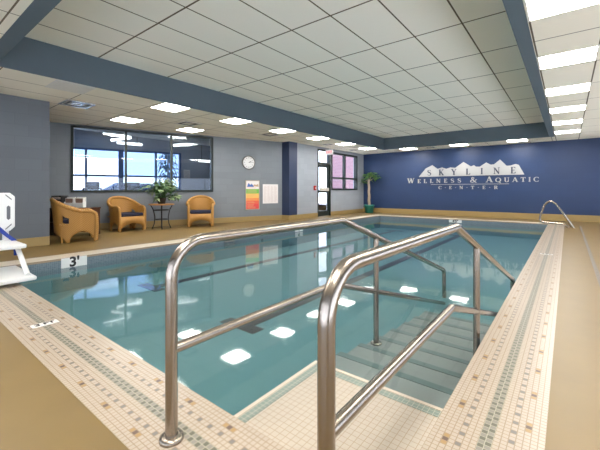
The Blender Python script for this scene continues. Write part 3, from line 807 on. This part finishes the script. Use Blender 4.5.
lf.build('foliage', M_dleaf, t)

# ------------------------------------------------------------------ wall sign
YS = YB
t = thing('wall_sign', 'raised silver mountain sign on the blue wall reading Skyline Wellness & Aquatic Center', 'sign', (-3.07, YB, 1.59))
MS = Matrix(((1,0,0,3.07),(0,0,-1,0),(0,1,0,-1.59),(0,0,0,1)))     # (x, z, out)
F_, HX_, HY_, H_ = 340.0, 300.0, 190.0, 1.035
al = math.atan((567.5-300)/F_); fwv = (-math.sin(al), math.cos(al)); rtv = (math.cos(al), math.sin(al))
prof = [(-4.93,1.585),(-4.64,1.93),(-4.38,2.055),(-4.17,1.895),(-3.99,1.95),(-3.83,1.885),(-3.67,1.935),(-3.49,1.91),(-3.19,2.13),(-2.93,1.945),(-2.82,1.985),(-2.76,1.93),(-2.62,1.92),(-2.40,2.07),(-2.25,1.98),(-2.14,1.99),(-1.95,2.155),(-1.74,1.915),(-1.62,1.92),(-1.46,1.97),(-1.37,1.935),(-1.20,1.585)]
m = MB(); m.prism(prof, .035, M=MS); panel_ = m.build('mountain_panel', M_sign, t)
# serif glyphs drawn in a unit box (height 1): list of polygons
def bar(x0, y0, x1, y1, w):
    d = Vector((x1-x0, y1-y0)); n_ = Vector((-d.y, d.x)).normalized()*w/2
    return [(x0+n_.x, y0+n_.y), (x0-n_.x, y0-n_.y), (x1-n_.x, y1-n_.y), (x1+n_.x, y1+n_.y)]
def serif(x, y, w=.30, h=.07): return [(x-w/2, y), (x+w/2, y), (x+w/2, y+h), (x-w/2, y+h)]
def ribbon(pts, ws):
    out = []; n_ = len(pts)
    L_, R_ = [], []
    for i, p in enumerate(pts):
        a = pts[max(0, i-1)]; b2 = pts[min(n_-1, i+1)]; d = Vector((b2[0]-a[0], b2[1]-a[1])).normalized(); w2 = (ws[i] if isinstance(ws, list) else ws)/2
        L_.append((p[0]-d.y*w2, p[1]+d.x*w2)); R_.append((p[0]+d.y*w2, p[1]-d.x*w2))
    for i in range(n_-1): out.append([L_[i], R_[i], R_[i+1], L_[i+1]])
    return out
def arc(cx, cy, rx, ry, a0, a1, n_=14, thick=.18, thin=.07):
    pts, ws = [], []
    for k in range(n_+1):
        a = math.radians(a0+(a1-a0)*k/n_); pts.append((cx+rx*math.cos(a), cy+ry*math.sin(a))); ws.append(thin+(thick-thin)*abs(math.cos(a)))
    return ribbon(pts, ws)
TK, TN = .18, .07
def glyph(ch):
    g = []; w = .7
    if ch == 'I': w = .34; g = [bar(.17,0,.17,1,TK), serif(.17,0), serif(.17,.93)]
    elif ch == 'L': w = .66; g = [bar(.2,0,.2,1,TK), serif(.2,.93), [(.05,0),(.62,0),(.64,.25),(.58,.25),(.5,.07),(.05,.07)]]
    elif ch == 'E': w = .68; g = [bar(.2,0,.2,1,TK), [(.05,0),(.62,0),(.65,.25),(.59,.25),(.5,.07),(.05,.07)], [(.05,1),(.05,.93),(.5,.93),(.56,.77),(.62,.77),(.6,1)], bar(.2,.51,.46,.51,.07), bar(.46,.4,.46,.62,.05)]
    elif ch == 'F': w = .64; g = [bar(.2,0,.2,1,TK), serif(.2,0,.34), [(.05,1),(.05,.93),(.5,.93),(.56,.77),(.62,.77),(.6,1)], bar(.2,.51,.46,.51,.07)]
    elif ch == 'N': w = .86; g = [bar(.16,0,.16,1,TN), bar(.7,0,.7,1,TN), bar(.16,.97,.7,.05,TK), serif(.16,0,.26), serif(.7,.93,.26), serif(.1,.93,.2)]
    elif ch == 'T': w = .74; g = [bar(.37,0,.37,1,TK), serif(.37,0,.34), [(.02,1),(.0,.74),(.06,.74),(.14,.92),(.6,.92),(.68,.74),(.74,.74),(.72,1)]]
    elif ch == 'K': w = .82; g = [bar(.2,0,.2,1,TK), serif(.2,0), serif(.2,.93), bar(.25,.45,.66,.96,TN), bar(.36,.58,.68,.03,TK), serif(.68,0,.28), serif(.64,.93,.26)]
    elif ch == 'Y': w = .82; g = [bar(.41,0,.41,.48,TK), bar(.41,.44,.14,.96,TK), bar(.41,.44,.68,.96,TN), serif(.41,0,.32), serif(.15,.93,.3), serif(.68,.93,.26)]
    elif ch == 'W': w = 1.2; g = [bar(.14,.97,.38,.02,TK), bar(.38,.02,.6,.95,TN), bar(.58,.97,.82,.02,TK), bar(.82,.02,1.04,.97,TN), serif(.15,.93,.3), serif(.58,.93,.3), serif(1.05,.93,.24)]
    elif ch == 'A': w = .88; g = [bar(.12,.02,.42,.98,TN), bar(.42,.98,.74,.02,TK), bar(.22,.34,.62,.34,.07), serif(.12,0,.26), serif(.74,0,.3)]
    elif ch == 'U': w = .86; g = [bar(.2,.3,.2,1,TK), bar(.68,.3,.68,1,TN)] + arc(.44,.32,.24,.29,180,360) + [serif(.2,.93,.32), serif(.68,.93,.26)]
    elif ch == 'C': w = .82; g = arc(.45,.5,.36,.47,50,310,22) + [bar(.70,.68,.70,.95,.06), bar(.70,.10,.70,.28,.04)]
    elif ch == 'Q': w = .96; g = arc(.46,.5,.37,.47,0,360,28) + [bar(.46,.12,.86,-.2,.13)]
    elif ch == 'O': w = .92; g = arc(.46,.5,.37,.47,0,360,28)
    elif ch == 'R': w = .84; g = [bar(.2,0,.2,1,TK), serif(.2,0), serif(.12,.93,.2), bar(.2,.96,.42,.96,.07), bar(.2,.5,.42,.5,.07)] + arc(.4,.73,.22,.23,-90,90) + [bar(.4,.5,.7,.03,TK), serif(.72,0,.24)]
    elif ch == 'S':
        w = .66; pts = [(.56,.74),(.54,.86),(.44,.96),(.3,.97),(.16,.9),(.12,.76),(.18,.64),(.34,.54),(.5,.44),(.57,.3),(.54,.14),(.42,.04),(.28,.03),(.14,.1),(.09,.26)]
        g = ribbon(pts, [.05,.06,.07,.08,.12,.16,.18,.19,.18,.16,.12,.08,.07,.06,.05])
    elif ch == '&':
        w = .95; g = ribbon([(.86,.52),(.74,.3),(.52,.08),(.3,.02),(.12,.12),(.1,.28),(.22,.44),(.42,.56),(.55,.7),(.52,.9),(.4,.97),(.28,.9),(.25,.74),(.36,.54),(.56,.28),(.78,.05),(.92,.02)], [.06,.06,.07,.1,.15,.15,.12,.09,.1,.1,.08,.12,.14,.17,.17,.15,.08]) + [serif(.86,.5,.24,.06)]
    elif ch == '.': w = .3; g = [[(.08,.42),(.22,.42),(.22,.58),(.08,.58)]]
    return g, w
def put(mt_, ch, x, z, h, sx=1.0, z0=.0, t_=.03, par=None):
    g, w = glyph(ch); mb = MB()
    for poly in g:
        P2 = [(x+px*h*sx, z+py*h) for px, py in poly]
        ar = sum(P2[i][0]*P2[(i+1)%len(P2)][1]-P2[(i+1)%len(P2)][0]*P2[i][1] for i in range(len(P2)))
        if ar < 0: P2 = P2[::-1]
        mb.prism(P2, t_, M=MS @ Matrix.Translation((0, 0, z0)))
    mb.build('letter' if ch != '.' else 'dot', mt_, par or t)
    return w*h*sx
def text_fit(mb, s_, x0, x1, z, h, big=None, hb=0, gap=.18, z0=0., t_=.03, smallscale=1.0):
    ws = [glyph(c_)[1]*(hb if big and k in big else h) if c_ != ' ' else .0 for k, c_ in enumerate(s_)]
    nsp = s_.count(' '); tot = sum(ws); n_ = len(s_)-1
    sx = min(1.25, (x1-x0)/(tot+gap*h*n_)*1.0); rest = (x1-x0-tot*sx)/n_; x = x0
    for k, c_ in enumerate(s_):
        hh = hb if big and k in big else h
        if c_ != ' ': put(mb, c_, x, z, hh, sx, z0, t_)
        x += ws[k]*sx+rest
# SKYLINE letters: dark, on the panel, at their measured centres
def px_at(px):
    u = (px-300)/F_; r0 = fwv[0]+u*rtv[0]; r1 = fwv[1]+u*rtv[1]; return r0/r1*YB
for ch_, px in zip('SKYLINE', (429.5, 441.5, 454.2, 468.2, 482.0, 496.8, 513.2)):
    w2 = glyph(ch_)[1]*.235; put(M_signdk, ch_, px_at(px)-w2/2*1.1, 1.63, .235, 1.1, .035, .012, panel_)
zb = 1.325
text_fit(M_sign, 'WELLNESS', px_at(407.3), px_at(461.2), zb, .165, {0}, .215)
put(M_sign, '&', px_at(470), zb, .21, 1.2)
text_fit(M_sign, 'AQUATIC', px_at(485.8), px_at(539.4), zb, .165, {0}, .215)
m = MB(); m.box(px_at(431)+3.07, px_at(509)+3.07, -.012, 0, 1.253-1.59, 1.268-1.59); m.build('rule', M_sign, t)
text_fit(M_sign, 'C.E.N.T.E.R', px_at(438.6), px_at(498), 1.07, .125)

# ------------------------------------------------------------------ pool lift chair
t = thing('pool_lift_chair', 'white plastic pool lift chair with blue strap on the near left coping', 'pool lift', (-5.7, .9, 0))
O = (5.66, -.9, 0)
def lp(m_, name, mt, bevel=0, par=None):
    o = m_.build(name, mt, None, bevel=bevel); o.parent = par or t; o.location = O; return o
# back rest: plate with clipped corners and hand slots, facing +X
def plate(y0, y1, z0, z1, c_):
    return [(y0+c_, z0), (y1-c_, z0), (y1, z0+c_), (y1, z1-c_), (y1-c_, z1), (y0+c_, z1), (y0, z1-c_), (y0, z0+c_)]
MBk = Matrix(((0,0,1,-5.5),(1,0,0,0),(0,1,0,0),(0,0,0,1)))
m = MB(); m.prism(plate(.70, 1.155, .52, 1.0, .05), .035, M=MBk); back = lp(m, 'backrest', M_white, .01)
m = MB()
for yc in (.765, 1.09): m.prism(plate(yc-.018, yc+.018, .66, .84, .017), .0012, M=MBk @ Matrix.Translation((0,0,.0352)))
for yc, zc, sg in ((1.09, .945, -1), (1.09, .575, 1), (.765, .945, 1), (.765, .575, -1)):
    d = .03
    m.prism([(yc-d, zc-sg*d-.008), (yc+d, zc+sg*d-.008), (yc+d, zc+sg*d+.008), (yc-d, zc-sg*d+.008)], .0012, M=MBk @ Matrix.Translation((0,0,.0352)))
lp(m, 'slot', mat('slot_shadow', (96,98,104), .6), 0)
m = MB(); m.box(-5.55, -4.93, .70, 1.15, .355, .405); lp(m, 'seat', M_white, .015)
for yy in (.78, 1.07):
    m = MB(); m.box(-5.53, -5.49, yy-.03, yy+.03, .38, .6); lp(m, 'back_bracket', M_white, .006)
for yy in (.76, 1.10):
    m = MB(); m.tube([(-5.13, yy, .37), (-4.68, yy, .09)], .026, 10); lp(m, 'leg', M_white)
m = MB(); m.box(-5.45, -4.58, .72, 1.16, .04, .085); lp(m, 'footrest', M_white, .015)
m = MB(); m.tube(fillet([(-5.52, .92, .33), (-6.05, .72, .33), (-6.25, .62, .5)], .05), .04, 12); lp(m, 'lift_arm', M_white)
m = MB(); m.box(-6.42, -6.14, .48, .76, 0, .06); m.tube([(-6.28, .62, .06), (-6.28, .62, 1.25)], .06, 16); lp(m, 'mast', M_white)
def strap(pts, w_, wd):
    m_ = MB(); vs = []
    for p in pts:
        for s_ in (-1, 1):
            for k in (0, .004): vs.append((p[0]+k, p[1]+s_*w_/2, p[2]))
    fs = []
    for i in range(len(pts)-1):
        a = 4*i; b2 = a+4
        fs += [(a, b2, b2+2, a+2), (a+1, a+3, b2+3, b2+1), (a, a+1, b2+1, b2), (a+2, b2+2, b2+3, a+3)]
    m_.add(vs, fs); return m_
m = strap([(-5.46, .74, .86), (-5.455, .93, .64), (-5.42, 1.06, .48), (-5.38, 1.13, .405)], .055, 0); lp(m, 'safety_strap', M_strap)
m = strap([(-5.39, 1.158, .36), (-5.40, 1.16, .28), (-5.41, 1.165, .215)], .07, 0); sb = lp(m, 'strap_tail', M_strap)
m = MB(); m.cbox(-5.385, 1.165, .345, .05, .03, .045); lp(m, 'buckle', M_dark, .004)

# ------------------------------------------------------------------ fitness room behind the glass (in the angled wall's frame)
DR = 3.5; RC = 3.15
def arch(name, boxes, mt, kind='structure'):
    m_ = MB()
    for bx in boxes: m_.box(*bx)
    o = m_.build(name, mt, kind=kind); o.matrix_world = MA; return o
ue0, ue1 = apt((-13.126, 4.353)), apt((-11.975, 7.633))
def ub(p):   # local u of a world point on the back wall
    return apt(p)
ub0, ub1 = ub((-13.2, 4.1)), ub((-11.975, 7.633))
M_froom = mat('fitness_wall', (168,174,186), .7, var=.03)
arch('floor_fitness', [(-2.5, 8.2, .18, DR+.2, -.12, 0)], mat('fitness_carpet', (66,72,88), .9, var=.2, scale=30))
arch('ceiling_fitness', [(-2.5, 8.2, .18, DR+.2, RC, RC+.05)], mat('fitness_ceiling', (160,168,180), .8))
arch('wall_fitness_back', [(ub1, 8.2, DR, DR+.2, 0, RC), (-2.5, ub1, DR, DR+.2, 0, .85), (-2.5, ub1, DR, DR+.2, 2.49, RC)], M_froom)
arch('wall_fitness_side', [(8.0, 8.2, .18, DR, 0, RC), (-2.5, -2.3, .18, DR, 0, RC)], M_froom)
arch('wall_fitness_header', [(-2.5, 8.2, .18, .2, LC, RC), (-2.5, -.2, .17, .2, 0, LC)], M_froom)
w3 = thing('window_3', 'bright outside windows across the fitness room with dark mullions', 'window', kind='structure'); w3.matrix_world = MA
M_hazeframe = mat('blue_haze_frame', (72,98,150), .4)  # haze put into the frame colour as a lighter blue
m = MB(); m.box(-2.3, ub1, DR, DR+.1, .85, .92); m.box(-2.3, ub1, DR, DR+.1, 2.43, 2.49); m.box(-2.3, ub1, DR, DR+.1, 1.51, 1.57); m.build('frame', M_hazeframe, w3)
for p, wd in (((-13.025, 4.643), .07), ((-12.67, 5.652), .16), ((-12.28, 6.765), .07), ((-11.99, 7.6), .08), ((-13.6, 3.0), .07)):
    u = ub(p); m = MB(); m.box(u-wd/2, u+wd/2, DR-.02, DR+.12, .92, 2.43); m.build('mullion', M_hazeframe, w3)
m = MB(); m.box(-2.3, ub1, DR+.05, DR+.056, .92, 2.43); m.build('pane', M_glassx, w3)
M_shade = glass_mat('blue_roller_shade', (222,232,247), .3, 1.3)
for a_, b_, z0_ in ((-2.3, ub((-12.67, 5.652))-.08, 2.18), (ub((-12.67, 5.652))+.08, ub((-12.28, 6.765))-.035, 1.57), (ub((-12.28, 6.765))+.035, ub1-.1, 1.57)):
    m = MB(); m.box(a_, b_, DR+.01, DR+.014, z0_, 2.44); m.box(a_, b_, DR, DR+.02, z0_-.02, z0_); m.build('roller_shade', M_shade, w3)
# linear lamps
def lamp(p, q, label):
    a = MA.inverted() @ Vector(p); b_ = MA.inverted() @ Vector(q)
    t_ = thing('linear_lamp', label, 'light', group='linear lamps in the fitness room'); t_.matrix_world = MA
    m_ = MB(); m_.tube([a, b_], .042, 8); m_.build('tube', M_tube, t_)
    m_ = MB()
    for k in (.2, .8):
        c_ = a.lerp(b_, k); m_.tube([c_, (c_.x, c_.y, RC)], .008, 6)
    m_.build('hanger', M_dark, t_)
M_tube = emat('tube_lamp', (255,240,225), 5.0)
def fit(px, py, D):   # point seen at a pixel, D metres behind the glass
    u = (px-300)/F_; r = Vector((fwv[0]+u*rtv[0], fwv[1]+u*rtv[1], (HY_-py)/F_))
    p0 = A0 - NA*D; tt = (p0.dot(NA))/(r.dot(NA)); p = r*tt; return (p.x, p.y, p.z+H_)
lamp(fit(103, 133, 2.0), fit(131, 136.5, 2.0), 'glowing linear lamp, highest of the three crossing bars in the fitness room')
lamp(fit(111, 140.2, 2.5), fit(131, 137.6, 2.3), 'glowing linear lamp, slanting middle bar of three in the fitness room')
lamp(fit(117, 142.6, 2.8), fit(142, 144.8, 2.8), 'glowing linear lamp, lowest of the three crossing bars in the fitness room')
lamp(fit(174, 136.8, 2.0), fit(191, 137.4, 2.0), 'glowing linear lamp, upper of two bars in the right window bay')
lamp(fit(174, 145.4, 2.0), fit(197, 143.6, 2.4), 'glowing linear lamp, lower of two bars in the right window bay')
lamp(fit(199, 160.8, 2.9), fit(212, 161.4, 2.9), 'short glowing lamp low in the right window bay')
p = fit(187, 174, 3.48)
t = thing('wall_notice', 'small white paper pinned on the fitness room wall', 'notice'); t.matrix_world = MA @ Matrix.Translation((apt(p), DR-.003, p[2]))
m = MB(); m.box(-.13, .13, 0, .002, -.17, .17); m.build('sheet', M_paper, t)
m = MB()
for k in range(7): m.box(-.1, .1-.02*(k % 3), -.001, 0, -.12+k*.036, -.112+k*.036)
m.build('printed_lines', bpy.data.materials['notice_ink'], t)
# treadmills
M_tread = mat('treadmill_grey', (60,66,84), .5)
def treadmill(label, u, y_, rz):
    t_ = thing('treadmill', label, 'treadmill', group='fitness machines'); t_.matrix_world = MA @ Matrix.Translation((u, y_, 0)) @ Matrix.Rotation(rz, 4, 'Z')
    m_ = MB(); m_.box(-.38, .38, -.9, .9, .05, .17); m_.build('deck', M_tread, t_, bevel=.02)
    m_ = MB(); m_.box(-.26, .26, -.85, .6, .17, .175); m_.build('belt', M_dark, t_)
    for sx in (-1, 1):
        m_ = MB(); m_.tube([(sx*.36, .65, .1), (sx*.34, .75, .9), (sx*.22, .72, 1.1)], .03, 8); m_.build('upright', M_tread, t_)
        m_ = MB(); m_.tube([(sx*.34, .74, .9), (sx*.34, .2, .88)], .022, 8); m_.build('handrail', M_dark, t_)
    m_ = MB(); m_.cbox(0, .74, 1.17, .40, .09, .26, M=None); m_.build('console', M_tread, t_, bevel=.03)
    m_ = MB(); m_.box(-.10, .10, .69, .694, 1.17, 1.26); m_.build('screen', mat('screen_grey', (120,136,170), .2), t_)
pu = fit(92.5, 184, 2.6); treadmill('grey treadmill standing behind the left bay of the interior window', apt(pu), 1.85, 0)
pu = fit(134, 188, 2.6); treadmill('grey treadmill standing behind the middle bay of the interior window', apt(pu), 2.0, .0)
# outdoors beyond the fitness room: ground, tree, car
arch('ground_beyond', [(-14, 16, DR+.2, 40, -.12, -.02)], bpy.data.materials['snowy_paving'])
pu = fit(168, 165, 14); t = thing('evergreen_tree', 'drooping evergreen tree outside the fitness room window', 'tree', (pu[0], pu[1], -.02))
m = MB(); m.tube([(0,0,0), (0,0,4.6)], [.12, .03], 8); m.build('trunk', M_bark, t)
lf = MB(); rnd = random.Random(9)
for k in range(520):
    h_ = rnd.uniform(.9, 4.6); r_ = (4.9-h_)*.30*rnd.uniform(.3, 1); a = rnd.uniform(0, 2*PI)
    leafquad(lf, Vector((math.cos(a)*r_, math.sin(a)*r_, h_)), Vector((math.cos(a), math.sin(a), -.9)), Vector((0,0,1)), .32, .12, 0)
lf.build('foliage', mat('evergreen', (58,78,84), .7, var=.3), t)
pu = fit(135, 190, 8.5); t = thing('parked_car', 'dark blue car parked outside beyond the fitness room', 'car', (pu[0], pu[1], -.02), math.atan2(UA.y, UA.x))
m = MB()
MC = Matrix(((1,0,0,0),(0,0,-1,.85),(0,1,0,0),(0,0,0,1)))
m.prism([(-2.1,.35),(2.1,.35),(2.15,.6),(2.0,.85),(1.2,.95),(.6,1.38),(-.9,1.40),(-1.6,.98),(-2.1,.9)], 1.7, M=MC); m.build('body', mat('car_paint', (52,62,100), .3, coat=.5), t, bevel=.05)
m = MB(); m.prism([(-1.35,.98),(.95,.98),(.52,1.32),(-.85,1.34)], 1.72, M=MC @ Matrix.Translation((0,0,-.01))); m.build('side_window', mat('car_glass', (40,48,60), .1), t)
for sx in (-1.3, 1.35):
    for sy in (-.75, .75):
        m = MB(); m.lathe([(0,-.1),(.32,-.1),(.33,0),(.32,.1),(0,.1)], (0,0,0), 20, M=Matrix(((1,0,0,sx),(0,0,-1,sy),(0,1,0,.33),(0,0,0,1)))); m.build('wheel', M_dark, t)
m = MB(); m.box(-2.14, -2.09, -.7, -.45, .62, .78); m.box(-2.14, -2.09, .45, .7, .62, .78); m.build('tail_light', M_red, t)

# ------------------------------------------------------------------ world, camera
wd = bpy.data.worlds.new('world'); scn.world = wd; wd.use_nodes = True
bg = wd.node_tree.nodes['Background']; bg.inputs[0].default_value = (.95, .97, 1, 1); bg.inputs[1].default_value = 3.4
sl = bpy.data.lights.new('bounce_sun', 'SUN'); sl.energy = 22; sl.angle = .01; sl.color = (1, .96, .90)
so = bpy.data.objects.new('bounce_sun', sl); COL.objects.link(so); so.rotation_euler = (-math.radians(48), 0, 0)     # added behind the blue wall, bounces off outside ground up to the ceiling
cam = bpy.data.cameras.new('camera'); co = bpy.data.objects.new('camera', cam); COL.objects.link(co)
co.location = (0, 0, H_); co.rotation_euler = (PI/2, 0, al)
cam.sensor_fit = 'HORIZONTAL'; cam.sensor_width = 36; cam.lens = F_*36/600; cam.shift_y = -35/600; cam.clip_start = .02
scn.camera = co
scn.view_settings.view_transform = 'Standard'; scn.view_settings.look = 'None'; scn.view_settings.gamma = 1; scn.view_settings.exposure = 0.30
try: scn.view_settings.use_curve_mapping = False
except Exception: pass
